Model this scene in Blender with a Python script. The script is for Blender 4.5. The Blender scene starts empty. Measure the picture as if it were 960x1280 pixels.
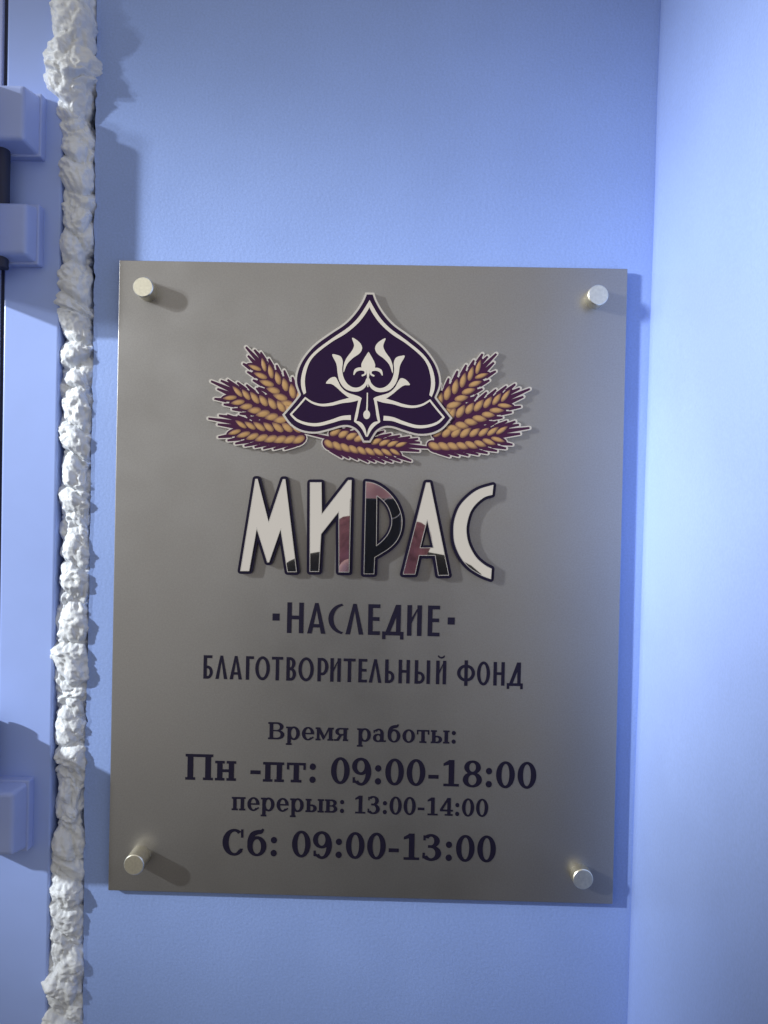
import bpy, math, random
from mathutils import Vector, Matrix, Euler, noise
from mathutils.geometry import delaunay_2d_cdt

random.seed(7)
SC = bpy.context.scene
COL = SC.collection

# ------------------------------------------------------------------ camera
CAM_LOC = Vector((0.02026, -0.58895, 0.06034))
CAM_EUL = Euler((1.56253, -0.020806, 0.012418), 'XYZ')
cam_data = bpy.data.cameras.new('camera')
cam_data.sensor_fit = 'VERTICAL'
cam_data.sensor_height = 36.0
cam_data.sensor_width = 27.0
cam_data.lens = 26.0
cam_data.clip_start = 0.01
cam_data.clip_end = 100
cam = bpy.data.objects.new('camera', cam_data)
cam.location = CAM_LOC
cam.rotation_euler = CAM_EUL
COL.objects.link(cam)
SC.camera = cam

# ------------------------------------------------------------------ ambient room light, lamps, exposure
world = bpy.data.worlds.new('World')
SC.world = world
world.use_nodes = True
bg = world.node_tree.nodes['Background']
bg.inputs['Color'].default_value = (1.0, 0.96, 0.91, 1)
bg.inputs['Strength'].default_value = 0.52


def aim(o, target):
    d = Vector(target) - o.location
    o.rotation_euler = d.to_track_quat('-Z', 'Y').to_euler()


def spot(name, loc, target, energy, color, size_deg, blend, radius):
    d = bpy.data.lights.new(name, 'SPOT')
    d.energy = energy
    d.color = color
    d.spot_size = math.radians(size_deg)
    d.spot_blend = blend
    d.shadow_soft_size = radius
    o = bpy.data.objects.new(name, d)
    o.location = loc
    COL.objects.link(o)
    aim(o, target)
    return o


# lamp in the passage to the left plus an added spot, both grazing the sign's wall
spot('passage_lamp', (-3.3, -1.55, 1.35), (-0.34, 0, 0.07), 800, (0.90, 0.95, 1.0), 13.4, 1.0, 0.05)
spot('added_side_wall_spot', (-2.6, -1.25, 0.85), (0.215, -0.10, 0.165), 610, (0.92, 0.96, 1.0), 10.4, 0.6, 0.15)  # added to brighten the side wall; its cone edge imitates a shadow line

SC.view_settings.view_transform = 'Standard'
SC.view_settings.look = 'None'
SC.view_settings.exposure = 0.0
SC.view_settings.gamma = 1.0
SC.view_settings.use_curve_mapping = False

# ------------------------------------------------------------------ measuring helper
ROT = CAM_EUL.to_matrix()
F_PX = 26.0 / 36.0 * 1280


def pt(px, py, y):
    """world point on the plane Y=y that the photo shows at (px, py) of 960x1280"""
    d = ROT @ Vector(((px - 480) / F_PX, -(py - 640) / F_PX, -1))
    t = (y - CAM_LOC.y) / d.y
    return CAM_LOC + d * t


# ------------------------------------------------------------------ materials
def mat(name, base, rough=0.5, metal=0.0, spec=0.5, noise_amt=0.0, noise_scale=20, bump=0.0,
        bump_scale=400, bump_dist=0.0005, coat=0.0, col2=None, grain=0.0, grain_scale=900, sheen=0.0):
    m = bpy.data.materials.new(name)
    m.use_nodes = True
    nt = m.node_tree
    b = nt.nodes['Principled BSDF']
    b.inputs['Base Color'].default_value = (*base, 1)
    b.inputs['Roughness'].default_value = rough
    b.inputs['Metallic'].default_value = metal
    b.inputs['Specular IOR Level'].default_value = spec
    b.inputs['Coat Weight'].default_value = coat
    tc = nt.nodes.new('ShaderNodeTexCoord')
    if noise_amt > 0 or col2:
        n = nt.nodes.new('ShaderNodeTexNoise')
        n.inputs['Scale'].default_value = noise_scale
        n.inputs['Detail'].default_value = 6
        nt.links.new(tc.outputs['Object'], n.inputs['Vector'])
        r = nt.nodes.new('ShaderNodeValToRGB')
        r.color_ramp.elements[0].position = 0.3
        r.color_ramp.elements[1].position = 0.7
        c2 = col2 if col2 else tuple(c * (1 - noise_amt) for c in base)
        r.color_ramp.elements[0].color = (*c2, 1)
        r.color_ramp.elements[1].color = (*base, 1)
        nt.links.new(n.outputs['Fac'], r.inputs['Fac'])
        nt.links.new(r.outputs['Color'], b.inputs['Base Color'])
    if grain > 0:
        src = b.inputs['Base Color'].links[0].from_socket if b.inputs['Base Color'].links else None
        g = nt.nodes.new('ShaderNodeTexNoise')
        g.inputs['Scale'].default_value = grain_scale
        g.inputs['Detail'].default_value = 2
        nt.links.new(tc.outputs['Object'], g.inputs['Vector'])
        mr = nt.nodes.new('ShaderNodeMapRange')
        mr.inputs['From Min'].default_value = 0.3
        mr.inputs['From Max'].default_value = 0.7
        mr.inputs['To Min'].default_value = 1 - grain
        mr.inputs['To Max'].default_value = 1 + grain
        nt.links.new(g.outputs['Fac'], mr.inputs['Value'])
        mx = nt.nodes.new('ShaderNodeMix')
        mx.data_type = 'RGBA'
        mx.blend_type = 'MULTIPLY'
        mx.inputs['Factor'].default_value = 1.0
        ci = [i for i in mx.inputs if i.type == 'RGBA']
        if src:
            nt.links.new(src, ci[0])
        else:
            ci[0].default_value = (*base, 1)
        nt.links.new(mr.outputs['Result'], ci[1])
        co = [o_ for o_ in mx.outputs if o_.type == 'RGBA'][0]
        nt.links.new(co, b.inputs['Base Color'])
    if sheen > 0:
        h = nt.nodes.new('ShaderNodeTexNoise')
        h.inputs['Scale'].default_value = 22
        h.inputs['Detail'].default_value = 5
        nt.links.new(tc.outputs['Object'], h.inputs['Vector'])
        mr2 = nt.nodes.new('ShaderNodeMapRange')
        mr2.inputs['From Min'].default_value = 0.35
        mr2.inputs['From Max'].default_value = 0.7
        mr2.inputs['To Min'].default_value = rough + sheen
        mr2.inputs['To Max'].default_value = rough - sheen
        nt.links.new(h.outputs['Fac'], mr2.inputs['Value'])
        nt.links.new(mr2.outputs['Result'], b.inputs['Roughness'])
    if bump > 0:
        n2 = nt.nodes.new('ShaderNodeTexNoise')
        n2.inputs['Scale'].default_value = bump_scale
        n2.inputs['Detail'].default_value = 3
        nt.links.new(tc.outputs['Object'], n2.inputs['Vector'])
        bp = nt.nodes.new('ShaderNodeBump')
        bp.inputs['Strength'].default_value = bump
        bp.inputs['Distance'].default_value = bump_dist
        nt.links.new(n2.outputs['Fac'], bp.inputs['Height'])
        nt.links.new(bp.outputs['Normal'], b.inputs['Normal'])
    return m


M_WALL = mat('blue_wall_paint', (0.29, 0.41, 0.77), 0.45, 0, 0.4, 0.06, 14, 0.4, 380, 0.0005, grain=0.055, grain_scale=620, sheen=0.08)
M_WALLR = mat('blue_wall_paint_side', (0.31, 0.42, 0.77), 0.36, 0, 0.5, 0.05, 9, 0.4, 340, 0.0005, grain=0.045, grain_scale=560, sheen=0.06)
M_MASON = mat('raw_masonry', (0.25, 0.22, 0.2), 0.9, 0, 0.2, 0.5, 60, 0.8, 200, 0.002)
M_FRAME = mat('pale_blue_plastic', (0.35, 0.47, 0.88), 0.33, 0, 0.5, 0.04, 30, 0.1, 600, 0.0002)
M_GASKET = mat('dark_gasket', (0.02, 0.025, 0.06), 0.6)
M_LEAF = mat('door_plastic', (0.38, 0.45, 0.75), 0.35)
M_HINGE = mat('hinge_cover_plastic', (0.37, 0.46, 0.80), 0.4, 0, 0.5, 0.05, 40)
M_FOAM = mat('cured_mounting_foam', (0.78, 0.82, 0.87), 0.46, 0, 0.5, 0.0, 30, 0.5, 420, 0.0010,
             col2=(0.69, 0.71, 0.72))
M_PLATE = mat('satin_champagne_metal', (0.35, 0.338, 0.324), 0.35, 0.85, 0.5, 0.05, 7, 0.12, 1500, 0.00015, grain=0.06, grain_scale=850, sheen=0.03)
M_BRASS = mat('brushed_brass', (0.90, 0.86, 0.70), 0.36, 1.0, 0.5, 0.15, 500, 0.15, 1200, 0.0002)
M_MIRROR = mat('mirror_acrylic', (1.0, 0.98, 0.95), 0.015, 1.0)
M_NAVY = mat('navy_print', (0.007, 0.005, 0.017), 0.35, 0, 0.2)
M_INK = mat('dark_ink', (0.008, 0.006, 0.018), 0.55, 0, 0.2)
M_SILVER = mat('silver_acrylic', (0.80, 0.77, 0.72), 0.25, 0.85)
M_PURPLE = mat('purple_print', (0.015, 0.005, 0.024), 0.45, 0, 0.12)
M_CREAM = mat('cream_metallic_print', (0.66, 0.60, 0.50), 0.35, 0.35)
M_HUSK = mat('plum_print', (0.042, 0.010, 0.032), 0.4, 0, 0.15)

# golden grain: printed shading from a pale middle to a brown rim
M_GRAIN = bpy.data.materials.new('golden_grain_print')
M_GRAIN.use_nodes = True
_nt = M_GRAIN.node_tree
_b = _nt.nodes['Principled BSDF']
_b.inputs['Roughness'].default_value = 0.4
_tc = _nt.nodes.new('ShaderNodeTexCoord')
_g = _nt.nodes.new('ShaderNodeTexGradient')
_g.gradient_type = 'SPHERICAL'
_mp = _nt.nodes.new('ShaderNodeMapping')
_mp.inputs['Location'].default_value = (0.1, 0, -0.12)
_mp.inputs['Scale'].default_value = (155, 0.0, 360)
_r = _nt.nodes.new('ShaderNodeValToRGB')
_r.color_ramp.elements[0].color = (0.085, 0.03, 0.03, 1)
_r.color_ramp.elements[1].color = (0.36, 0.205, 0.075, 1)
_r.color_ramp.elements[0].position = 0.05
_r.color_ramp.elements[1].position = 0.6
_nt.links.new(_tc.outputs['Object'], _mp.inputs['Vector'])
_nt.links.new(_mp.outputs['Vector'], _g.inputs['Vector'])
_nt.links.new(_g.outputs['Fac'], _r.inputs['Fac'])
_nt.links.new(_r.outputs['Color'], _b.inputs['Base Color'])


# ------------------------------------------------------------------ object helpers
def put(name, me, material, parent=None, smooth=False):
    me.materials.clear()
    me.materials.append(material)
    if smooth:
        for p in me.polygons:
            p.use_smooth = True
    o = bpy.data.objects.new(name, me)
    COL.objects.link(o)
    if parent is not None:
        o.parent = parent
    return o


def root_of(o):
    while o.parent is not None:
        o = o.parent
    return o


def mesh(name, verts, faces, material, parent=None, smooth=False):
    """verts are world coordinates; a child's own frame is that of its root empty"""
    off = Vector((0, 0, 0))
    if parent is not None:
        off = root_of(parent).location
    me = bpy.data.meshes.new(name)
    me.from_pydata([tuple(Vector(v) - off) for v in verts], [], faces)
    me.update()
    return put(name, me, material, parent, smooth)


def thing(name, label, cat, loc, group=None):
    o = bpy.data.objects.new(name, None)
    o.empty_display_size = 0.02
    o.location = loc
    COL.objects.link(o)
    o['label'] = label
    o['category'] = cat
    if group:
        o['group'] = group
    return o


def bevel(o, w, seg=3):
    md = o.modifiers.new('bevel', 'BEVEL')
    md.width = w
    md.segments = seg
    md.limit_method = 'ANGLE'
    md.angle_limit = math.radians(30)
    return o


def box(name, x0, x1, y0, y1, z0, z1, material, parent=None, bev=0.0):
    v = [(x, y, z) for x in (x0, x1) for y in (y0, y1) for z in (z0, z1)]
    f = [(0, 1, 3, 2), (4, 6, 7, 5), (0, 4, 5, 1), (2, 3, 7, 6), (0, 2, 6, 4), (1, 5, 7, 3)]
    o = mesh(name, v, f, material, parent)
    if bev:
        bevel(o, bev)
    return o


# ------------------------------------------------------------------ 2D shape engine (mm on the plate, x right, z up)
def winding(poly, x, y):
    w = 0
    px, py = poly[-1][0], poly[-1][1]
    for q in poly:
        qx, qy = q[0], q[1]
        if (py > y) != (qy > y):
            side = (qx - px) * (y - py) - (x - px) * (qy - py)
            if qy > py:
                w += side > 0
            else:
                w -= side < 0
        px, py = qx, qy
    return w != 0


def csg(ops):
    """ops: list of (sign, polygon); later ones win. returns verts, triangles (ccw), boundary edges"""
    vs, es, info = [], [], []
    for s, poly in ops:
        i0, n = len(vs), len(poly)
        vs += [Vector((p[0], p[1])) for p in poly]
        es += [(i0 + i, i0 + (i + 1) % n) for i in range(n)]
        xs, ys = [p[0] for p in poly], [p[1] for p in poly]
        info.append((s, poly, min(xs), max(xs), min(ys), max(ys)))
    info.reverse()
    ov, oe, of, _, _, _ = delaunay_2d_cdt(vs, es, [], 0, 1e-4, True)
    keep = []
    for tri in of:
        a, b, c = (ov[i] for i in tri[:3])
        x, y = (a.x + b.x + c.x) / 3, (a.y + b.y + c.y) / 3
        inside = False
        for s, poly, x0, x1, y0, y1 in info:
            if x0 < x < x1 and y0 < y < y1 and winding(poly, x, y):
                inside = s > 0
                break
        if inside:
            if (b - a).cross(c - a) < 0:
                tri = list(reversed(tri))
            keep.append(tuple(tri))
    cnt = {}
    for t in keep:
        for i in range(len(t)):
            a, b = t[i], t[(i + 1) % len(t)]
            cnt[(a, b)] = cnt.get((a, b), 0) + 1
    bound = [(a, b) for (a, b) in cnt if (b, a) not in cnt]
    return ov, keep, bound


def relief(name, ops, y_back, y_front, material, parent):
    """solid slab of a 2D shape between y_back (towards wall) and y_front (towards viewer)"""
    ov, tris, bound = csg(ops)
    n = len(ov)
    V = [(p.x / 1000, y_front, p.y / 1000) for p in ov] + [(p.x / 1000, y_back, p.y / 1000) for p in ov]
    Fc = [t for t in tris]
    Fc += [(a + n, b + n, b, a) for a, b in bound]
    used = sorted({i for f in Fc for i in f})
    idx = {u: k for k, u in enumerate(used)}
    return mesh(name, [V[u] for u in used], [tuple(idx[i] for i in f) for f in Fc], material, parent)


def disc(x, y, r, ry=None, n=14, rot=0.0):
    ry = r if ry is None else ry
    c, s = math.cos(rot), math.sin(rot)
    out = []
    for i in range(n):
        a = 2 * math.pi * i / n
        u, v = r * math.cos(a), ry * math.sin(a)
        out.append((x + u * c - v * s, y + u * s + v * c))
    return out


def quad(a, b, w):
    d = Vector(b) - Vector(a)
    if d.length < 1e-6:
        return disc(a[0], a[1], w / 2)
    nrm = Vector((-d.y, d.x)).normalized() * (w / 2)
    a, b = Vector(a), Vector(b)
    return [tuple(a + nrm), tuple(a - nrm), tuple(b - nrm), tuple(b + nrm)]


def outline(poly, w, closed=True):
    """round stroke of total width w along a polygon"""
    ops = []
    n = len(poly)
    for i in range(n if closed else n - 1):
        ops.append((1, quad(poly[i], poly[(i + 1) % n], w)))
    for p in poly:
        ops.append((1, disc(p[0], p[1], w / 2, n=12)))
    return ops


def smooth_path(pts, k=6, closed=False):
    """Catmull-Rom through points of any dimension"""
    n = len(pts)
    out = []
    rng = range(n if closed else n - 1)
    for i in rng:
        if closed:
            p0, p1, p2, p3 = (pts[(i + j - 1) % n] for j in range(4))
        else:
            p0, p1, p2, p3 = pts[max(i - 1, 0)], pts[i], pts[i + 1], pts[min(i + 2, n - 1)]
        for j in range(k):
            t = j / k
            out.append(tuple(0.5 * (2 * b + (c - a) * t + (2 * a - 5 * b + 4 * c - d) * t * t
                                    + (3 * b - a - 3 * c + d) * t ** 3)
                             for a, b, c, d in zip(p0, p1, p2, p3)))
    if not closed:
        out.append(tuple(pts[-1]))
    return out


def vstroke(pts, k=6):
    """pts (x, y, width) -> polygon"""
    s = smooth_path(pts, k)
    L, R = [], []
    for i, p in enumerate(s):
        a = s[max(i - 1, 0)]
        b = s[min(i + 1, len(s) - 1)]
        d = Vector((b[0] - a[0], b[1] - a[1]))
        nr = Vector((-d.y, d.x)).normalized() * (p[2] / 2)
        L.append((p[0] + nr.x, p[1] + nr.y))
        R.append((p[0] - nr.x, p[1] - nr.y))
    return L + R[::-1]


# ------------------------------------------------------------------ the setting: wall, side wall, raw gap
Z_TOP, Z_BOT = 1.15, -1.42
edge_pts = [(0, 121), (430, 117), (640, 113), (830, 110), (960, 106), (1280, 104)]


def interp(tab, v):
    if v <= tab[0][0]:
        (a, b), (c, d) = tab[0], tab[1]
    elif v >= tab[-1][0]:
        (a, b), (c, d) = tab[-2], tab[-1]
        return d
    else:
        for (a, b), (c, d) in zip(tab, tab[1:]):
            if a <= v <= c:
                break
    if v < tab[0][0]:
        return b
    return b + (d - b) * (v - a) / (c - a)


def z_to_py(z):
    return 640 - (z - 0.0553) * 924.4 / 0.589


ct, cb = pt(824, 0, 0), pt(782, 1280, 0)


def corner_x(z):
    return cb.x + (ct.x - cb.x) * (z - cb.z) / (ct.z - cb.z)


V, Fc = [], []
NZ = 900
for i in range(NZ + 1):
    z = Z_BOT + (Z_TOP - Z_BOT) * i / NZ
    py = z_to_py(z)
    ex = pt(interp(edge_pts, py), max(-200, min(1480, py)), 0).x - 0.001
    j = noise.noise(Vector((0, 3.1, z * 55))) * 0.0012 + noise.noise(Vector((5, 3.1, z * 190))) * 0.0007
    j += max(0, noise.noise(Vector((9, 1.1, z * 90))) - 0.25) * 0.005
    x = ex + j
    lip = 0.0012 + 0.0016 * max(0, noise.noise(Vector((2, 7.7, z * 70))))
    V += [(x, 0.045, z), (x, 0.002 + lip * 0.3, z), (x + 0.0010, -lip * 0.35, z), (x + 0.004, 0.0, z),
          (corner_x(z) + 0.02, 0.0, z)]
for i in range(NZ):
    for k in range(4):
        a = i * 5 + k
        Fc.append((a, a + 1, a + 6, a + 5))
wall = mesh('wall_back', V, [f[::-1] for f in Fc], M_WALL)
wall['kind'] = 'structure'

# side wall, a little out of plumb, with a soft plastered inner corner
V, Fc = [], []
prof = [(0.004, 0.0015), (0.0012, -0.0008), (0.0, -0.004), (0.0002, -0.012), (0.0, -0.05), (0.001, -0.15), (0.0, -0.262), (0.004, -0.270), (0.012, -0.272), (0.35, -0.272)]
NR = 120
for i in range(NR + 1):
    z = Z_BOT + (Z_TOP - Z_BOT) * i / NR
    w = noise.noise(Vector((3, 0, z * 9))) * 0.0007
    for dx, y in prof:
        V.append((corner_x(z) + dx + w, y, z))
n = len(prof)
for i in range(NR):
    for k in range(n - 1):
        a = i * n + k
        Fc.append((a, a + 1, a + n + 1, a + n))
wr = mesh('wall_right', V, [f[::-1] for f in Fc], M_WALLR, smooth=True)
wr['kind'] = 'structure'

gx0, gx1 = pt(50, 640, 0).x, pt(125, 640, 0).x + 0.02
gap = box('wall_gap', gx0 - 0.02, gx1, 0.045, 0.06, Z_BOT, Z_TOP, M_MASON)
gap['kind'] = 'structure'

# ------------------------------------------------------------------ door frame with hinges, and the door leaf's edge
Y_FR = -0.004


def lerp_x(p_top, p_bot, y, z):
    a, b = pt(*p_top, y), pt(*p_bot, y)
    return a.x + (b.x - a.x) * (z - a.z) / (b.z - a.z)


def fr_r(z):
    return lerp_x((73.5, 410), (63, 1000), Y_FR, z)


def fr_l(z):
    return lerp_x((9.5, 0), (1.5, 600), Y_FR, z)


frame = thing('door_frame', 'pale blue plastic door frame with bulky hinge covers beside the white foam', 'door frame',
              (fr_r(Z_BOT) - 0.02, 0.0, Z_BOT))
V = []
for z in (Z_BOT, Z_TOP):
    V += [(fr_l(z), Y_FR, z), (fr_r(z), Y_FR, z), (fr_r(z), 0.045, z), (fr_l(z), 0.045, z)]
o = mesh('jamb', V, [(0, 1, 5, 4), (1, 2, 6, 5), (2, 3, 7, 6), (3, 0, 4, 7), (0, 3, 2, 1), (4, 5, 6, 7)], M_FRAME, frame)
bevel(o, 0.0016)
V = []
for z in (Z_BOT, Z_TOP):
    V += [(fr_l(z) - 0.0035, Y_FR + 0.002, z), (fr_l(z) + 0.0005, Y_FR + 0.002, z), (fr_l(z) + 0.0005, 0.03, z),
          (fr_l(z) - 0.0035, 0.03, z)]
mesh('gasket', V, [(0, 1, 5, 4), (1, 2, 6, 5), (2, 3, 7, 6), (3, 0, 4, 7), (0, 3, 2, 1), (4, 5, 6, 7)], M_GASKET, frame)


def hinge_block(x_right, x_left, z0, z1, protr, taper, name='hinge'):
    """moulded cover: tapered body on a thin base flange"""
    ys, yf = Y_FR, Y_FR - protr
    t = taper
    b0 = [(x_left, ys, z0), (x_right, ys, z0), (x_right, ys, z1), (x_left, ys, z1)]
    b1 = [(x_left, ys - 0.004, z0), (x_right, ys - 0.004, z0), (x_right, ys - 0.004, z1), (x_left, ys - 0.004, z1)]
    b2 = [(x_left, yf, z0 + t), (x_right - t, yf, z0 + t), (x_right - t, yf, z1 - t), (x_left, yf, z1 - t)]
    v = b0 + b1 + b2
    f = []
    for r in (0, 4):
        for k in range(4):
            a, b = r + k, r + (k + 1) % 4
            f.append((a, b, b + 4, a + 4))
    f.append((8, 9, 10, 11))
    f.append((3, 2, 1, 0))
    o = mesh(name, v, f, M_HINGE, frame)
    bevel(o, 0.0028, 3)
    rd = box('trim_ridge', x_left, x_right + 0.0012, ys - 0.008, ys + 0.001, z0 - 0.0012, z1 + 0.0012, M_HINGE, o, 0.0012)
    return o


XL = pt(-30, 640, -0.012).x
p = pt(55, 200, Y_FR)
q = pt(55, 138, Y_FR)
h1 = hinge_block(p.x, XL, p.z, q.z + 0.008, 0.027, 0.003)
p = pt(52, 333, Y_FR)
q = pt(52, 262, Y_FR)
h2 = hinge_block(p.x, XL, p.z, q.z, 0.020, 0.003)
p = pt(39, 1057, Y_FR)
q = pt(39, 973, Y_FR)
h3 = hinge_block(p.x, XL, p.z, q.z, 0.024, 0.003)
def cyl_z(name, x, y, z0, z1, r, material, parent, n=20):
    v, f = [], []
    for z in (z0, z1):
        v += [(x + r * math.cos(2 * math.pi * i / n), y + r * math.sin(2 * math.pi * i / n), z) for i in range(n)]
    for i in range(n):
        k = (i + 1) % n
        f.append((i, k, k + n, i + n))
    f += [tuple(range(n))[::-1], tuple(range(n, 2 * n))]
    return mesh(name, v, f, material, parent)


bx = pt(-4, 330, -0.022).x
cyl_z('hinge_pin', bx, -0.016, pt(0, 333, -0.02).z, pt(0, 110, -0.02).z, 0.0055, M_GASKET, frame)
cyl_z('hinge_pin', bx - 0.006, -0.016, pt(0, 1060, -0.02).z, pt(0, 900, -0.02).z, 0.0055, M_GASKET, frame)
# cover on the door side stands further out and throws the long shade over frame, foam and wall
door = thing('door', 'pale door leaf whose edge shows beyond the thin dark gap of the frame', 'door',
             (fr_l(0) - 0.06, 0, Z_BOT))
V = []
for z in (Z_BOT, Z_TOP):
    V += [(fr_l(z) - 0.80, -0.0055, z), (fr_l(z) - 0.0030, -0.0055, z), (fr_l(z) - 0.0030, 0.03, z), (fr_l(z) - 0.80, 0.03, z)]
o = mesh('leaf', V, [(0, 1, 5, 4), (1, 2, 6, 5), (2, 3, 7, 6), (3, 0, 4, 7), (0, 3, 2, 1), (4, 5, 6, 7)], M_LEAF, door)
bevel(o, 0.001)
HX = bx - 0.004
for (pa, pb) in ((345, 100), (1040, 905)):
    o = box('hinge_cover', HX - 0.045, HX - 0.003, -0.056, -0.0055, pt(0, pa, -0.03).z, pt(0, pb, -0.03).z, M_HINGE, door, 0.005)

# ------------------------------------------------------------------ mounting foam in the gap
left_tab = [(-60, 66), (0, 65), (40, 67), (60, 53), (85, 50), (110, 62), (130, 70), (150, 73), (200, 73), (300, 75), (340, 73),
            (380, 70), (405, 74), (420, 79), (450, 75), (480, 68), (510, 73), (560, 74), (600, 72), (640, 70), (680, 72),
            (720, 73), (760, 66), (800, 66), (810, 60), (860, 62), (900, 70), (930, 65), (980, 69), (1000, 68), (1040, 66),
            (1070, 58), (1090, 58), (1100, 63), (1130, 60), (1160, 53), (1180, 58), (1220, 52), (1235, 50), (1250, 53),
            (1265, 53), (1280, 46), (1340, 52)]
right_tab = [(-60, 118), (0, 118), (25, 122), (40, 115), (60, 120), (75, 124), (100, 115), (140, 110), (180, 120), (215, 116),
             (250, 118), (290, 116), (320, 110), (370, 112), (395, 118), (410, 112), (430, 118), (480, 116), (560, 115),
             (700, 113), (800, 110), (850, 110), (960, 108), (1000, 105), (1090, 105), (1160, 104), (1280, 106), (1340, 106)]
prot_tab = [(-60, 20), (0, 21), (60, 21), (90, 25), (130, 13), (200, 10), (300, 12), (350, 9), (385, 11), (410, 4), (430, 6),
            (520, 6), (600, 6), (700, 6), (800, 8), (870, 8), (900, 6), (960, 7), (1040, 7), (1090, 8), (1150, 9), (1180, 8),
            (1230, 11), (1260, 8), (1340, 9)]
NA, NL = 64, 1900
V, Fc = [], []
for i in range(NL + 1):
    py = -500 + 2300 * i / NL
    pr = interp(prot_tab, py) / 1000
    a = pt(interp(left_tab, py) - 4.5, py, -max(pr, 0.008) * 0.45)
    b = pt(interp(right_tab, py), py, -pr * 0.35)
    cx, hw = (a.x + b.x) / 2, (b.x - a.x) / 2 * 1.12
    z = a.z
    for k in range(NA + 1):
        th = -0.45 + (math.pi + 0.9) * k / NA        # wraps a little behind, into the gap
        c, s = math.cos(th), math.sin(th)
        dep = pr + 0.010                             # bead rises from 10 mm inside the gap
        bx_, by_ = cx - hw * c * (0.93 if s > 0 else 0.9), 0.010 - dep * (max(s, 0) ** 0.75 if s > 0 else s * 0.9)
        q = Vector((bx_ * 1.0, by_ * 1.2, z + bx_ * 0.25))
        wob = noise.noise(q * 26 + Vector((4, 4, 4))) * 0.010
        q1 = Vector((q.x * 13, q.y * 20, (q.z + wob) * 46))
        vd = noise.voronoi(q1)[0]
        cr_ = min(1.0, (vd[1] - vd[0]) * 2.2)             # 0 in the folds between two lumps
        crease = 1 - (1 - cr_) ** 2
        d2 = noise.voronoi((q + Vector((3, 1, 2 + wob))) * 75)[0]
        c2 = min(1.0, (d2[1] - d2[0]) * 2.0)
        w3 = noise.turbulence(q * 230, 3, False)
        w5 = noise.noise(q * 95 + Vector((1, 9, 5)))
        big = (crease - 0.72) * 0.0046 + (0.35 - vd[0]) * 0.0034
        mid = ((1 - (1 - c2) ** 2) - 0.7) * 0.0012 + w5 * 0.0016
        fine = (w3 - 0.6) * 0.0015
        amp = 1.0 if pr > 0.002 else 0.8
        d = (big + mid + fine) * amp
        V.append((bx_ - c * d * 0.8, by_ - s * d * 1.1, z + noise.noise(q * 60 + Vector((8, 8, 8))) * 0.004))
m = NA + 1
for i in range(NL):
    for k in range(NA):
        a = i * m + k
        Fc.append((a, a + 1, a + m + 1, a + m))
foam = mesh('mounting_foam', V, Fc, M_FOAM, None, True)
foam['label'] = 'lumpy white mounting foam bead squeezed out between door frame and blue wall'
foam['category'] = 'foam'

# ------------------------------------------------------------------ the sign
YP = -0.006          # plate face
sign = thing('sign_plaque', 'grey metal sign plaque with mirror letters, wheat emblem and opening hours on blue wall', 'sign',
             (0, 0, -0.25))
o = box('plate', -0.2, 0.2, YP, YP + 0.003, -0.25, 0.25, M_PLATE, sign, 0.0005)


def P(px, py):
    q = pt(px, py, YP)
    return (q.x * 1000, q.z * 1000)


def standoff(px, py, h):
    q = pt(px, py, YP - h)
    n = 40
    prof = [(0.0055, 0.0), (0.0055, YP + 0.003), (0.0079, YP + 0.0029), (0.0079, YP - h + 0.0007), (0.0073, YP - h), (0.0, YP - h)]
    v, f = [], []
    for r, y in prof[:-1]:
        v += [(q.x + r * math.cos(2 * math.pi * i / n), y, q.z + r * math.sin(2 * math.pi * i / n)) for i in range(n)]
    for k in range(len(prof) - 2):
        for i in range(n):
            j = (i + 1) % n
            f.append((k * n + i, k * n + j, (k + 1) * n + j, (k + 1) * n + i))
    f.append(tuple(range((len(prof) - 2) * n, (len(prof) - 1) * n)))
    o = mesh('standoff_cap', v, f, M_BRASS, sign)
    return o


standoff(178.5, 358.5, 0.012)
standoff(748, 368.5, 0.011)
standoff(167, 1081.5, 0.016)
standoff(729, 1099.5, 0.009)

# ---- mirror letters
Z5 = lambda x, y: P(290 + x / 5.647, 590 + y / 5.647)
Z6 = lambda x, y: P(440 + x / 4.8, 590 + y / 4.8)
OW = 5.0     # mm, whole width of the rim stroke centred on the face edge


def mirror_letter(outer, hole=None):
    body = [(1, outer)]
    if hole:
        body.append((-1, hole))
    rim = body + outline(outer, OW)
    if hole:
        rim += outline(hole, OW * 0.72)
    base = relief('letter', rim, YP, YP - 0.0042, M_NAVY, sign)
    relief('mirror_face', body, YP - 0.0042, YP - 0.0046, M_MIRROR, base)
    relief('edge_line', outline(outer, 0.5) + (outline(hole, 0.5) if hole else []), YP - 0.0042, YP - 0.0048, M_SILVER, base)
    return base


mirror_letter([Z5(*q) for q in [(174, 52), (187, 52), (265, 358), (366, 54), (381, 54), (461, 701), (398, 701), (350, 398),
                                (268, 633), (257, 633), (182, 392), (128, 694), (69, 694)]])
mirror_letter([Z5(*q) for q in [(557, 76), (634, 76), (637, 300), (824, 60), (845, 60), (829, 703), (758, 703), (757, 278),
                                (632, 436), (617, 699), (554, 699)]])
curve = smooth_path([(85, 60), (130, 68), (180, 93), (230, 135), (270, 190), (295, 255), (300, 310), (290, 365), (265, 415),
                     (225, 455), (180, 485), (137, 510)], 4)
hole = smooth_path([(150, 143), (185, 170), (215, 208), (235, 262), (238, 310), (218, 368), (182, 412), (147, 441)], 4)
mirror_letter([Z6(*q) for q in curve + [(133, 608), (73, 608)]], [Z6(*q) for q in hole])
mirror_letter([Z6(*q) for q in [(444, 66), (465, 66), (578, 616), (516, 617), (497, 498), (402, 498), (377, 610), (306, 610)]],
              [Z6(*q) for q in [(450, 283), (487, 453), (407, 453)]])
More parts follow.
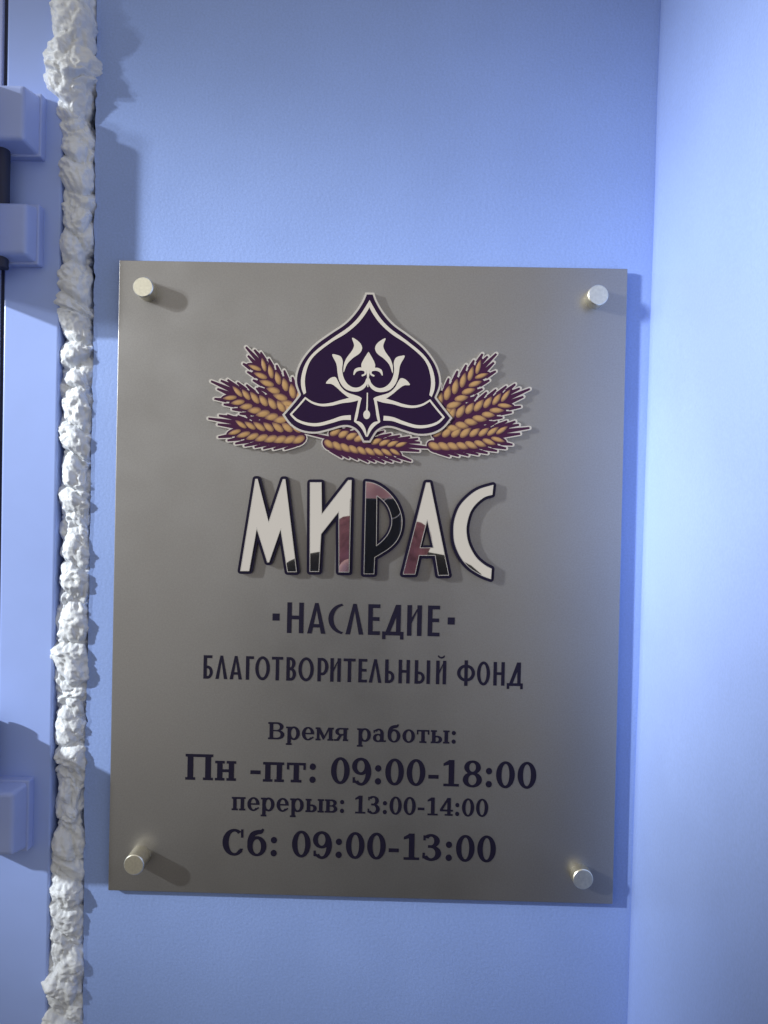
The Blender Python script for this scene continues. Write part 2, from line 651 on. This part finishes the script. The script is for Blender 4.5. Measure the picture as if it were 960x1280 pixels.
mirror_letter([Z6(*q) for q in [(842, 80)] + [(836, 136)] + smooth_path(
    [(836, 136), (790, 150), (740, 190), (705, 240), (685, 310), (683, 370), (700, 440), (740, 510), (790, 555), (832, 578)], 4)[1:]
    + smooth_path([(828, 638), (770, 615), (700, 570), (650, 510), (615, 430), (607, 350), (615, 280), (645, 205), (700, 145),
                   (760, 105), (842, 80)], 4)[:-1]])

# ---- emblem
Z4 = lambda x, y: P(340 + x / 4.0, 355 + y / 4.0)
AX = (Z4(490, 50)[0] + Z4(474, 795)[0]) / 2


def half(pts):
    return [Z4(*q) for q in pts]


def both(poly):
    """a polygon and its mirror image about the emblem's axis"""
    return [poly, [(2 * AX - x, z) for x, z in poly][::-1]]


def sym(pts):
    l = half(pts)
    return l + [(2 * AX - x, z) for x, z in l][::-1]


SH = [(468, 50)] + smooth_path([(468, 50), (450, 93), (412, 150), (360, 203), (290, 250), (212, 308), (155, 375), (125, 440),
                                (119, 500), (138, 558)], 4)[1:] + [(100, 605), (55, 657)] + \
    smooth_path([(55, 657), (95, 710), (150, 742), (220, 751), (290, 736), (350, 719), (390, 720), (422, 738), (440, 765),
                 (456, 795)], 4)[1:]
shield = sym(SH)
K = 1 / 4.0 / 1.585          # zoomed pixel -> mm

emblem_ops = []
husk_ops = []
grain_list = []
ZL = lambda x, y: P(250 + x / 4.571, 350 + y / 4.571)
ZR = lambda x, y: P(450 + x / 4.174, 350 + y / 4.174)


def ear(base, tip, rows, width, seed, bend=0.0):
    rnd = random.Random(seed)
    B, T = Vector(base), Vector(tip)
    d = (T - B)
    L = d.length
    d.normalize()
    nrm = Vector((-d.y, d.x))
    ang = math.atan2(d.y, d.x)
    gl = L * 0.62 / rows * 1.75
    for r in range(rows + 1):
        t = r / rows * 0.66
        mid = B + d * (L * t) + nrm * (bend * math.sin(t * math.pi) * L)
        w = width * (1.0 - 0.35 * (r / rows) ** 2)
        for s in (-1, 1):
            off = L * 0.055 if s > 0 else 0.0
            c = mid + d * off + nrm * (s * w * 0.42)
            a = ang + s * (0.60 - 0.14 * r / rows) + rnd.uniform(-0.06, 0.06)
            g = (c, a, gl / 2 * rnd.uniform(0.88, 1.0), w * 0.235)
            grain_list.append(g)
            husk_ops.append((1, disc(c.x, c.y, g[2] * 1.22, g[3] * 1.55, 14, a)))
            emblem_ops.append((1, disc(c.x, c.y, g[2] * 1.22 + 0.9, g[3] * 1.55 + 0.9, 14, a)))
            # awn leaving the husk: short bold strokes
            a2 = ang + s * (0.52 - 0.25 * r / rows)
            e0 = c + Vector((math.cos(a), math.sin(a))) * g[2] * 0.3 + nrm * (s * w * 0.24)
            e1 = e0 + Vector((math.cos(a2), math.sin(a2))) * L * (0.125 + 0.03 * rnd.random())
            husk_ops.append((1, vstroke([(e0.x, e0.y, 3.4), ((e0.x + e1.x) / 2, (e0.y + e1.y) / 2, 2.6), (e1.x, e1.y, 1.5)], 3)))
            emblem_ops.append((1, vstroke([(e0.x, e0.y, 5.2), (e1.x, e1.y, 3.4)], 2)))
            emblem_ops.append((1, disc(e1.x, e1.y, 1.7, n=8)))
    pts_ = [B + d * (L * t) + nrm * (bend * math.sin(t * math.pi) * L) for t in (0.0, 0.2, 0.4, 0.6, 0.72)]
    husk_ops.append((1, vstroke([(q.x, q.y, width * 0.6) for q in pts_[:-1]] + [(pts_[-1].x, pts_[-1].y, width * 0.3)], 4)))
    # awns at the tip
    top = B + d * (L * 0.64)
    for s in (-1.0, -0.2, 0.6):
        e0 = top + nrm * (s * width * 0.30)
        e1 = B + d * (L * (1.0 - 0.13 * abs(s + 0.2))) + nrm * (s * width * 0.34)
        husk_ops.append((1, vstroke([(e0.x, e0.y, 4.4), ((e0.x + e1.x) / 2, (e0.y + e1.y) / 2, 3.0), (e1.x, e1.y, 1.6)], 3)))
        emblem_ops.append((1, vstroke([(e0.x, e0.y, 6.0), (e1.x, e1.y, 3.5)], 3)))
        emblem_ops.append((1, disc(e1.x, e1.y, 1.75, n=8)))


ear(ZL(545, 700), ZL(262, 392), 5, 12.5, 1, 0.03)
ear(ZL(500, 775), ZL(66, 588), 6, 13, 2, 0.03)
ear(ZL(600, 880), ZL(52, 800), 7, 13, 3, 0.05)
ear(ZR(425, 665), ZR(705, 385), 5, 12.5, 4, -0.03)
ear(ZR(470, 745), ZR(880, 566), 6, 13, 5, -0.03)
ear(ZR(385, 835), ZR(880, 768), 7, 13, 6, -0.05)
ear(Z4(290, 772), Z4(790, 815), 8, 12, 7, -0.05)
stem = [Z4(150, 740), Z4(220, 757), Z4(300, 775)]
husk_ops.append((1, vstroke([(*stem[0], 2.0), (*stem[1], 2.2), (*stem[2], 3.0)], 4)))
emblem_ops.append((1, vstroke([(*stem[0], 4.0), (*stem[1], 4.2), (*stem[2], 5.0)], 4)))
YE = YP - 0.0030
emblem = relief('emblem', emblem_ops + [(1, shield)], YP, YE, M_SILVER, sign)
relief('wheat_husk', husk_ops, YE, YE - 0.00012, M_HUSK, emblem)

# grains: one shared low dome, one object each
gv, gf = [], []
for ring, (rr, hh) in enumerate(((1.0, 0.0), (0.62, 0.6), (0.0, 0.85))):
    if rr == 0:
        gv.append((0.0, -0.00030, 0.0))
        continue
    for i in range(12):
        a = 2 * math.pi * i / 12
        tear = 1.0 - 0.45 * max(0.0, math.cos(a)) ** 1.0 - 0.10 * math.cos(a)
        gv.append((rr * 0.0060 * math.cos(a), -0.00035 * hh, rr * 0.0026 * math.sin(a) * tear))
for i in range(12):
    j = (i + 1) % 12
    gf.append((i, j, j + 12, i + 12))
    gf.append((i + 12, j + 12, 24))
gme = bpy.data.meshes.new('grain')
gme.from_pydata(gv, [], [f for f in gf])
gme.update()
gme.materials.append(M_GRAIN)
for pgn in gme.polygons:
    pgn.use_smooth = True
for k, (c, a, rl, rw) in enumerate(grain_list):
    o = bpy.data.objects.new('grain', gme)
    COL.objects.link(o)
    o.parent = emblem
    o.location = Vector((c.x / 1000, YE - 0.00016 - 0.00001 * (k % 7), c.y / 1000)) - sign.location
    o.rotation_euler = (0, -a, 0)
    o.scale = (rl / 6.0, 1, rw / 2.6)

# shield: silver rim, plum field, cream lines
YS = YE - 0.0012
rim = relief('shield_rim', [(1, shield)], YE, YS, M_SILVER, emblem)
relief('shield_field', [(1, shield)] + [(-s, q) for s, q in outline(shield, 2 * 10 * K)], YS, YS - 0.0002, M_PURPLE, emblem)
cr = []


def add_half(polys):
    for q in polys:
        for r in both(q):
            cr.append((1, r))


def vs(pts):
    return vstroke([(*Z4(x, y), w * K) for x, y, w in pts], 5)


arch = smooth_path([(489, 88), (440, 165), (385, 222), (300, 280), (215, 345), (170, 405), (150, 470), (150, 520), (162, 557)], 4) + \
    smooth_path([(174, 548), (168, 500), (172, 455), (190, 400), (225, 355), (300, 297), (370, 255), (430, 205), (470, 155), (489, 122)], 4)
add_half([half(arch)])
add_half([vs([(170, 574, 9), (135, 615, 9), (98, 655, 9)]),
          vs([(98, 655, 9), (130, 685, 12), (180, 703, 14), (235, 706, 16), (300, 690, 17), (350, 674, 20), (396, 671, 24)]),
          disc(*Z4(98, 655), 4.5 * K, n=10), disc(*Z4(170, 574), 4.5 * K, n=10),
          vs([(170, 574, 8), (205, 597, 10), (250, 609, 12), (300, 605, 15), (350, 592, 17), (400, 583, 22), (446, 578, 8)]),
          vs([(442, 574, 14), (432, 620, 13), (423, 665, 14), (416, 692, 10)]),
          vs([(414, 690, 6), (440, 702, 18), (460, 728, 16), (473, 766, 5)]),
          half(smooth_path([(272, 501), (292, 477), (318, 470), (333, 492), (348, 520), (378, 546), (440, 568), (446, 582), (400, 580),
                            (358, 552), (325, 522), (300, 505)], 4, True)),
          half(smooth_path([(303, 360), (325, 360), (347, 370), (356, 395), (353, 432), (360, 472), (380, 505), (410, 522), (440, 519),
                            (463, 500), (474, 476), (478, 500), (463, 525), (435, 541), (400, 541), (365, 526), (340, 492), (330, 450),
                            (324, 405)], 4, True)),
          half(smooth_path([(402, 275), (438, 297), (452, 325), (440, 352), (405, 377), (377, 407), (360, 447), (361, 410), (375, 375),
                            (400, 342), (412, 312)], 4, True)),
          half(smooth_path([(483, 345), (462, 378), (448, 408), (453, 432), (470, 438), (484, 438)], 4)),
          vs([(410, 460, 4), (421, 437, 15), (445, 430, 15), (466, 438, 11), (467, 455, 9), (450, 464, 8)]),
          vs([(481, 430, 16), (480, 480, 7), (480, 520, 5)])])
cr.append((1, vs([(478, 548, 6), (477, 600, 7), (475, 640, 9)])))
cr.append((1, disc(*Z4(474.5, 657), 17 * K, 22 * K, 20)))
relief('shield_lines', cr, YS - 0.0002, YS - 0.0004, M_CREAM, emblem)


# ---- narrow sans lettering: glyphs in a box [0,w] x [0,1]
def rc(x0, y0, x1, y1):
    return [(x0, y0), (x1, y0), (x1, y1), (x0, y1)]


def arcband(cx, cy, rx, ry, ix, iy, a0, a1, n=26, dx=0.0):
    o_, i_ = [], []
    for k in range(n + 1):
        a = math.radians(a0 + (a1 - a0) * k / n)
        o_.append((cx + rx * math.cos(a), cy + ry * math.sin(a)))
        i_.append((cx + dx + ix * math.cos(a), cy + iy * math.sin(a)))
    return o_ + i_[::-1]


def dshape(x0, x1, y0, y1, n=18, flat=0.3):
    """D: straight left side, round right side"""
    xm = x0 + (x1 - x0) * flat
    cy, ry = (y0 + y1) / 2, (y1 - y0) / 2
    pts = [(x0, y1), (x0, y0)]
    for k in range(n + 1):
        a = math.radians(-90 + 180 * k / n)
        pts.append((xm + (x1 - xm) * math.cos(a), cy + ry * math.sin(a)))
    return pts


def sans(ch, w, s):
    t = s * 0.82
    if ch == 'Н':
        return [(1, rc(0, 0, s, 1)), (1, rc(w - s, 0, w, 1)), (1, rc(s * .5, .45, w - s * .5, .45 + t))]
    if ch in 'ЛА':
        m = w / 2
        r = [(1, [(0, 0), (s, 0), (m + s * .05, .80), (m + s * .38, 1), (m - s * .38, 1)]),
             (1, [(w, 0), (m + s * .38, 1), (m - s * .38, 1), (m - s * .05, .80), (w - s, 0)])]
        if ch == 'А':
            r.append((1, rc(w * .22, .2, w * .78, .2 + t * .9)))
        return r
    if ch == 'С':
        return [(1, arcband(w * 1.05, .5, w * 1.05, .5, w * 1.05 - s, .5 - s * .45, 98, 262, 26, s * .12))]
    if ch == 'Е':
        return [(1, rc(0, 0, s, 1)), (1, rc(s * .5, 0, w, t)), (1, rc(s * .5, 1 - t, w, 1)), (1, rc(s * .5, .46, w * .94, .46 + t))]
    if ch == 'Д':
        return [(1, [(w * .10, 0), (w * .10 + s, 0), (w * .86, .98), (w * .86, 1), (w * .62, 1)]),
                (1, rc(w * .86 - s, 0, w * .86, 1)), (1, rc(0, 0, w, t)), (1, rc(0, -.13, s * .75, t * .5)),
                (1, rc(w - s * .75, -.13, w, t * .5))]
    if ch in 'ИЙ':
        r = [(1, rc(0, 0, s, 1)), (1, rc(w - s, 0, w, 1)), (1, [(s * .5, .24), (s * .5, .46), (w - s * .6, 1), (w, 1), (w, .94), (w - s, .80)])]
        if ch == 'Й':
            r.append((1, arcband(w * .5, 1.22, w * .36, .13, w * .22, .06, 180, 360, 14)))
        return r
    if ch == 'Б':
        return [(1, rc(0, 0, s, 1)), (1, rc(s * .5, 1 - t, w * .92, 1)), (1, dshape(s * .5, w, 0, .56)), (-1, dshape(s, w - s * .9, t, .56 - t))]
    if ch == 'Ь':
        return [(1, dshape(s * .5, w, 0, .52)), (-1, dshape(s, w - s * .9, t, .52 - t)), (1, rc(0, 0, s, 1))]
    if ch == 'Ы':
        return [(1, dshape(s * .5, w * .66, 0, .52)), (-1, dshape(s, w * .66 - s * .9, t, .52 - t)), (1, rc(0, 0, s, 1)), (1, rc(w - s, 0, w, 1))]
    if ch == 'Г':
        return [(1, rc(0, 0, s, 1)), (1, rc(s * .5, 1 - t, w, 1))]
    if ch == 'Т':
        return [(1, rc(w / 2 - s / 2, 0, w / 2 + s / 2, 1)), (1, rc(0, 1 - t, w, 1))]
    if ch == 'О':
        return [(1, disc(w / 2, .5, w / 2, .51, 40)), (-1, disc(w / 2, .5, w / 2 - s, .51 - t, 40))]
    if ch == 'В':
        return [(1, dshape(s * .5, w, 0, .56)), (-1, dshape(s, w - s, t, .56 - t)), (1, dshape(s * .5, w * .92, .47, 1)),
                (-1, dshape(s, w * .92 - s, .50 + t * .6, 1 - t)), (1, rc(0, 0, s, 1))]
    if ch == 'Р':
        return [(1, dshape(s * .5, w, .26, 1)), (-1, dshape(s, w - s, .26 + t, 1 - t)), (1, rc(0, 0, s, 1))]
    if ch == 'Ф':
        return [(1, disc(w / 2, .5, w / 2, .36, 40)), (-1, disc(w / 2, .5, w / 2 - s, .36 - t, 40)), (1, rc(w / 2 - s / 2, -.04, w / 2 + s / 2, 1.04))]
    if ch == '.':
        return [(1, rc(0, .40, .2, .6))]
    return []


def place(ops, x0, z0, sx, sz):
    return [(s, [(x0 + x * sx, z0 + y * sz) for x, y in q]) for s, q in ops]


def multi_relief(name, groups, y0, y1, material, parent):
    """one mesh of several separate shapes (csg per glyph)"""
    V, Fc = [], []
    for ops in groups:
        if not ops:
            continue
        ov, tris, bound = csg(ops)
        n = len(ov)
        b = len(V)
        V += [(p.x / 1000, y1, p.y / 1000) for p in ov] + [(p.x / 1000, y0, p.y / 1000) for p in ov]
        Fc += [tuple(i + b for i in t) for t in tris]
        Fc += [(a + n + b, c + n + b, c + b, a + b) for a, c in bound]
    used = sorted({i for f in Fc for i in f})
    idx = {u: k for k, u in enumerate(used)}
    return mesh(name, [V[u] for u in used], [tuple(idx[i] for i in f) for f in Fc], material, parent)


YT = YP - 0.00025


def sans_line(spec, x_of, base_px, cap_mm, s):
    """spec: list of (char, zoomed x0, zoomed x1)"""
    (xa, ya), (xb, yb) = base_px
    pa, pb = P(xa, ya), P(xb, yb)
    z0 = (pa[1] + pb[1]) / 2
    groups = []
    for ch, a, b in spec:
        fx = (a + b) / 2
        xl, xr = x_of(a), x_of(b)
        w = (xr - xl) / cap_mm
        groups.append(place(sans(ch, w, s), xl, z0, cap_mm, cap_mm))
    return groups


ZT = lambda x, y: (230 + x / 2.1333, 740 + y / 2.1333)
mm_x1 = lambda x: P(*ZT(x, 66 + (x - 275) * 0.024))[0]
mm_x2 = lambda x: P(*ZT(x, 200 + (x - 52) * 0.024))[0]
g1 = sans_line([('Н', 275, 319), ('А', 329, 378), ('С', 385, 425), ('Л', 431, 479), ('Е', 491, 523), ('Д', 529, 586), ('И', 595, 634),
                ('Е', 650, 682)], mm_x1, (ZT(275, 108), ZT(682, 119.5)), 82 / 2.1333 / 1.585, 0.15)
zc = P(*ZT(480, 72))[1]
for x in (236, 703):
    xl = mm_x1(x)
    g1.append([(1, rc(xl, zc - 2.8, xl + 5.6, zc + 2.8))])
o = multi_relief('printed_text', g1, YP, YT, M_INK, sign)
o['label'] = 'printed word НАСЛЕДИЕ between two square dots'
g2 = sans_line([('Б', 52, 77), ('Л', 84, 116), ('А', 122, 155), ('Г', 165, 186), ('О', 190, 229), ('Т', 234, 264), ('В', 273, 299),
                ('О', 305, 346), ('Р', 356, 385), ('И', 390, 418), ('Т', 425, 457), ('Е', 465, 488), ('Л', 493, 527), ('Ь', 536, 561),
                ('Н', 572, 602), ('Ы', 615, 656), ('Й', 672, 699), ('Ф', 728, 776), ('О', 781, 816), ('Н', 825, 855), ('Д', 861, 904)],
               mm_x2, (ZT(52, 231), ZT(903, 251)), 63 / 2.1333 / 1.585, 0.145)
o = multi_relief('printed_text', g2, YP, YT, M_INK, sign)
o['label'] = 'printed line БЛАГОТВОРИТЕЛЬНЫЙ ФОНД'

# ---- bold slab-serif lettering, em = 1000 units
S, T_, XH, CAP = 158, 72, 555, 729


def st(x, y0, y1, s=S, lo=True, hi=True, e=62, el=None):
    """stem with slab serifs"""
    el = e if el is None else el
    r = [(1, rc(x, y0, x + s, y1))]
    if lo:
        r.append((1, rc(x - el, y0, x + s + e, y0 + T_)))
    if hi:
        r.append((1, rc(x - el, y1 - T_, x + s + e, y1)))
    return r


def ringo(cx, cy, rx, ry, sx, sy):
    return [(1, disc(cx, cy, rx, ry, 44)), (-1, disc(cx, cy, rx - sx, ry - sy, 44))]


def serif(ch):
    """returns ops, advance"""
    if ch == 'В':
        return ([(1, dshape(150, 760, 0, 400, flat=.5)), (-1, dshape(258, 590, T_, 400 - 58, flat=.5)),
                 (1, dshape(150, 715, 355, CAP, flat=.5)), (-1, dshape(258, 552, 400, CAP - T_, flat=.5))]
                + st(95, 0, CAP, 165, e=20, el=62), 810)
    if ch == 'П':
        return (st(95, 0, CAP, 170) + st(620, 0, CAP, 170) + [(1, rc(60, CAP - T_ - 8, 820, CAP))], 890)
    if ch == 'С':
        return ([(1, arcband(395, 364, 345, 380, 172, 305, 52, 318, 34, 12)), (1, rc(598, 500, 668, 735)),
                 (1, [(560, 190), (668, 190), (640, 120), (560, 60)])], 740)
    if ch == 'н':
        return (st(85, 0, XH) + st(425, 0, XH) + [(1, rc(200, 240, 460, 320))], 690)
    if ch == 'п':
        return (st(85, 0, XH) + st(425, 0, XH) + [(1, rc(60, XH - T_ - 6, 600, XH))], 690)
    if ch == 'т':
        return ([(1, rc(35, XH - T_, 595, XH)), (1, rc(35, 360, 35 + T_, XH)), (1, rc(595 - T_, 360, 595, XH))] + st(236, 0, XH, hi=False, e=80), 630)
    if ch == 'р':
        return ([(1, disc(370, 278, 268, 292, 40)), (-1, disc(362, 278, 118, 215, 40))] + st(85, -225, XH, e=40, el=62)
                + [(1, rc(85, -225, 243, -225 + T_))], 690)
    if ch == 'е':
        return ([(1, disc(315, 275, 275, 290, 44)), (-1, disc(318, 275, 118, 222, 44)), (-1, rc(330, 120, 640, 252)),
                 (1, rc(180, 248, 588, 312)),
                 (1, [(440, 40), (530, 70), (582, 130), (520, 160), (470, 100)])], 630)
    if ch == 'м':
        return (st(75, 0, XH, 120, hi=False, e=55) + st(610, 0, XH, S, hi=False, e=55) +
                [(1, [(20, XH), (215, XH), (455, 130), (395, 40), (350, 40), (110, XH - 72), (20, XH - 72)]),
                 (1, [(395, 40), (345, 60), (585, XH), (825, XH), (825, XH - T_), (640, XH - T_)])], 830)
    if ch == 'я':
        return ([(1, disc(290, 395, 225, 165, 30)), (1, rc(290, 230, 480, XH)), (-1, disc(310, 395, 92, 95, 24)), (-1, rc(310, 300, 440, 490))]
                + st(430, 0, XH, e=62, el=20) + [(1, [(250, 260), (390, 260), (225, 0), (20, 0), (20, T_), (120, T_)])], 690)
    if ch == 'а':
        return ([(1, disc(260, 168, 225, 182, 36)), (-1, disc(268, 168, 88, 112, 30)),
                 (1, arcband(290, 350, 230, 217, 80, 145, 0, 150, 20)), (1, rc(362, 60, 520, 370)), (-1, rc(0, 330, 200, 380)),
                 (1, rc(60, 380, 128, 500)),
                 (1, rc(362, 0, 620, T_))], 640)
    if ch == 'б':
        return ([(1, disc(335, 270, 285, 284, 44)), (-1, disc(335, 262, 124, 206, 40)),
                 (1, vstroke([(130, 270, 150), (135, 430, 160), (200, 590, 150), (330, 660, 130), (460, 685, 110), (520, 760, 60)], 6))], 670)
    if ch == 'о':
        return (ringo(320, 277, 280, 290, 160, 72), 640)
    if ch == 'ы':
        return ([(1, dshape(150, 540, 0, 325, flat=.45)), (-1, dshape(238, 385, T_, 325 - T_, flat=.45))] + st(85, 0, XH, e=55)
                + st(640, 0, XH), 880)
    if ch == 'в':
        return ([(1, dshape(150, 590, 0, 310, flat=.5)), (-1, dshape(240, 430, T_, 310 - 56, flat=.5)),
                 (1, dshape(150, 560, 265, XH, flat=.5)), (-1, dshape(240, 405, 312, XH - T_, flat=.5))]
                + st(85, 0, XH, e=20, el=62), 630)
    if ch == ':':
        return ([(1, disc(170, 88, 92, 92, 24)), (1, disc(170, 455, 92, 92, 24))], 340)
    if ch == '-':
        return ([(1, rc(50, 205, 350, 310))], 400)
    if ch == ' ':
        return ([], 330)
    if ch == '0':
        return (ringo(315, 364, 275, 380, 160, 75), 630)
    if ch == '1':
        return ([(1, rc(245, 0, 410, 742)), (1, rc(95, 0, 555, T_)), (1, [(90, 640), (90, 570), (260, 610), (260, 742)]),
                 (1, [(90, 570), (90, 640), (300, 742), (300, 630)])], 630)
    if ch == '3':
        return ([(1, arcband(270, 550, 255, 194, 92, 122, -90, 150, 26)), (1, arcband(275, 203, 300, 218, 125, 145, -152, 90, 28)),
                 (1, rc(180, 352, 300, 428)), (1, rc(40, 560, 112, 700)), (1, rc(22, 50, 94, 210))], 630)
    if ch == '4':
        return ([(1, rc(350, 0, 505, 742)), (1, rc(240, 0, 600, T_)), (1, rc(20, 180, 610, 255)),
                 (1, [(20, 180), (105, 180), (400, 640), (400, 742), (350, 742), (20, 255)])], 630)
    if ch == '8':
        return ([(1, disc(315, 550, 245, 194, 36)), (1, disc(315, 200, 282, 216, 40)), (-1, disc(315, 552, 98, 126, 30)),
                 (-1, disc(315, 196, 122, 146, 30))], 630)
    if ch == '9':
        return ([(1, arcband(300, 350, 295, 394, 135, 318, -130, 60, 30)), (1, disc(290, 500, 262, 244, 40)), (-1, disc(288, 500, 112, 168, 34)),
                 (1, rc(52, 40, 122, 190)), (1, rc(60, 30, 160, 100))], 630)
    return ([], 300)


def serif_line(text, left, right, cap_px):
    pa, pb = P(*left), P(*right)
    z0 = (pa[1] + pb[1]) / 2
    cap = cap_px / 1.585
    sz = cap / CAP
    glyphs, x = [], 0
    for ch in text:
        ops, adv = serif(ch)
        glyphs.append((ops, x))
        x += adv
    xs = [q[0] + gx for ops, gx in glyphs for s, poly in ops for q in poly]
    x0, x1 = min(xs), max(xs)
    sx = (pb[0] - pa[0]) / (x1 - x0)
    groups = [place(ops, pa[0] + (gx - x0) * sx, z0, sx, sz) for ops, gx in glyphs]
    o = multi_relief('printed_text', groups, YP, YT, M_INK, sign)
    o['label'] = 'printed line ' + text
    return o


serif_line('Время работы:', (335, 923.5), (569.5, 930), 21.5)
serif_line('Пн -пт: 09:00-18:00', (231.5, 974.5), (670, 985.5), 32.5)
serif_line('перерыв: 13:00-14:00', (289.5, 1012.5), (610, 1021), 22)
serif_line('Сб: 09:00-13:00', (277.8, 1068.5), (619.5, 1077.5), 32.5)

# ------------------------------------------------------------------ photographer and phone, seen mirrored in the letters
M_PHONE = mat('black_phone', (0.012, 0.012, 0.014), 0.3)
M_JACKET = mat('dark_jacket', (0.03, 0.03, 0.034), 0.8, 0, 0.2, 0.3, 30)
M_SKIN = mat('skin', (0.78, 0.44, 0.41), 0.5, 0, 0.4)
M_PINK = mat('pink_knit', (0.36, 0.15, 0.18), 0.8, 0, 0.2, 0.6, 40)
M_HAIR = mat('dark_hair', (0.035, 0.022, 0.02), 0.5)


import bmesh


def skinned(name, chains, material, parent=None, sub=2):
    """chains of (x, y, z, radius or (rx, ry)); a chain whose first entry is an int starts at that earlier vertex"""
    off = root_of(parent).location if parent is not None else Vector((0, 0, 0))
    bm = bmesh.new()
    lay = bm.verts.layers.skin.verify()
    vs_ = []
    for ch in chains:
        prev = None
        for p in ch:
            if isinstance(p, int):
                prev = vs_[p]
                continue
            v = bm.verts.new(Vector(p[:3]) - off)
            r = p[3]
            v[lay].radius = r if isinstance(r, tuple) else (r, r)
            v[lay].use_root = not vs_
            if prev is not None:
                bm.edges.new((prev, v))
            prev = v
            vs_.append(v)
    me = bpy.data.meshes.new(name)
    bm.to_mesh(me)
    bm.free()
    o = put(name, me, material, parent)
    sk = o.modifiers.new('skin', 'SKIN')
    sk.use_smooth_shade = True
    ss = o.modifiers.new('subdivision', 'SUBSURF')
    ss.levels = ss.render_levels = sub
    return o


PX, PY, PZ = -0.005, -0.98, 0.12        # head centre
FL = Z_BOT
person = thing('person', 'person in dark jacket and pink scarf holding up a phone, mirrored in the polished letters', 'person',
               (PX, PY, FL))
body = [
    [(PX, PY, -0.62, (0.15, 0.11)), (PX, PY, -0.45, (0.15, 0.11)), (PX, PY, -0.25, (0.17, 0.12)), (PX, PY, -0.10, (0.15, 0.09)),
     (PX, PY, -0.03, 0.055)],
    [0, (PX - 0.09, PY, -0.72, 0.088), (PX - 0.10, PY + 0.01, -1.02, 0.06), (PX - 0.10, PY - 0.02, FL + 0.09, 0.045),
     (PX - 0.105, PY + 0.12, FL + 0.035, 0.035)],
    [0, (PX + 0.09, PY, -0.72, 0.088), (PX + 0.10, PY + 0.01, -1.02, 0.06), (PX + 0.10, PY - 0.02, FL + 0.09, 0.045),
     (PX + 0.105, PY + 0.12, FL + 0.035, 0.035)],
    [3, (PX - 0.19, PY, -0.10, 0.058), (PX - 0.26, PY + 0.02, -0.36, 0.045), (PX - 0.13, PY + 0.20, -0.22, 0.036),
     (-0.055, -0.66, -0.075, 0.027)],
    [3, (PX + 0.19, PY, -0.10, 0.058), (PX + 0.25, PY + 0.0, -0.37, 0.045), (PX + 0.20, PY + 0.02, -0.62, 0.036),
     (PX + 0.19, PY + 0.05, -0.70, 0.028)],
]
skinned('body', body, M_JACKET, person)
skinned('head', [[(PX, PY, 0.0, 0.048), (PX, PY + 0.01, 0.05, (0.052, 0.055)), (PX, PY + 0.01, 0.12, (0.072, 0.085)),
                  (PX, PY, 0.19, (0.07, 0.08)), (PX, PY - 0.005, 0.225, 0.04)],
                 [2, (PX, PY + 0.105, 0.105, 0.013)]], M_SKIN, person)
skinned('hair', [[(PX, PY - 0.035, 0.06, 0.06), (PX, PY - 0.035, 0.15, (0.08, 0.075)), (PX, PY - 0.015, 0.225, (0.07, 0.07))]], M_HAIR, person)
skinned('scarf', [[(PX - 0.07, PY - 0.02, 0.01, 0.04), (PX - 0.05, PY + 0.075, -0.01, 0.045), (PX + 0.04, PY + 0.08, -0.02, 0.048),
                   (PX + 0.085, PY, 0.0, 0.04)],
                  [1, (PX - 0.05, PY + 0.12, -0.10, 0.045), (PX - 0.045, PY + 0.13, -0.26, 0.04)],
                  [2, (PX + 0.05, PY + 0.12, -0.12, 0.04), (PX + 0.05, PY + 0.13, -0.24, 0.036)]], M_PINK, person)
# hand closed round the lower half of the phone
hx, hy, hz = -0.047, -0.622, -0.055
hand = [[(hx - 0.008, hy - 0.036, hz - 0.02, 0.022), (hx, hy - 0.012, hz + 0.0, (0.024, 0.016)), (hx + 0.006, hy, hz + 0.03, (0.024, 0.014))]]
for k, (dz, ln) in enumerate(((-0.012, 0.040), (0.006, 0.048), (0.024, 0.050), (0.042, 0.045))):
    hand.append([(hx - 0.004, hy + 0.002, hz + dz * 0.7, 0.0095), (hx - 0.012, hy + 0.022, hz + dz, 0.0092),
                 (hx - 0.004, -0.5845, hz + dz, 0.0085), (hx - 0.004 + ln * 0.55, -0.5835, hz + dz + 0.003, 0.0078),
                 (hx - 0.004 + ln * 0.8, -0.5840, hz + dz + 0.003, 0.0070)])
hand.append([(hx + 0.004, hy - 0.004, hz + 0.02, 0.012), (hx + 0.026, hy + 0.006, hz + 0.055, 0.0105), (hx + 0.045, hy + 0.013, hz + 0.08, 0.009)])
skinned('hand', hand, M_SKIN, person)

phone = thing('phone', 'black phone held up in one hand, mirrored in the polished letters', 'phone', (-0.012, -0.6, -0.085))
box('phone_body', -0.028 - 0.020, 0.020 + 0.014, -0.602, -0.594, -0.085, 0.072, M_PHONE, phone, 0.003)

relief('camera_ring', [(1, disc(17, 57, 17, n=40)), (-1, disc(17, 57, 15.6, n=40))], -0.594, -0.5930, M_SILVER, phone)

# floor under the photographer
fl = box('floor', -3.0, 1.2, -3.2, 0.3, FL - 0.05, FL, mat('dark_floor_tile', (0.07, 0.06, 0.055), 0.5, 0, 0.4, 0.3, 6))
fl['kind'] = 'structure'
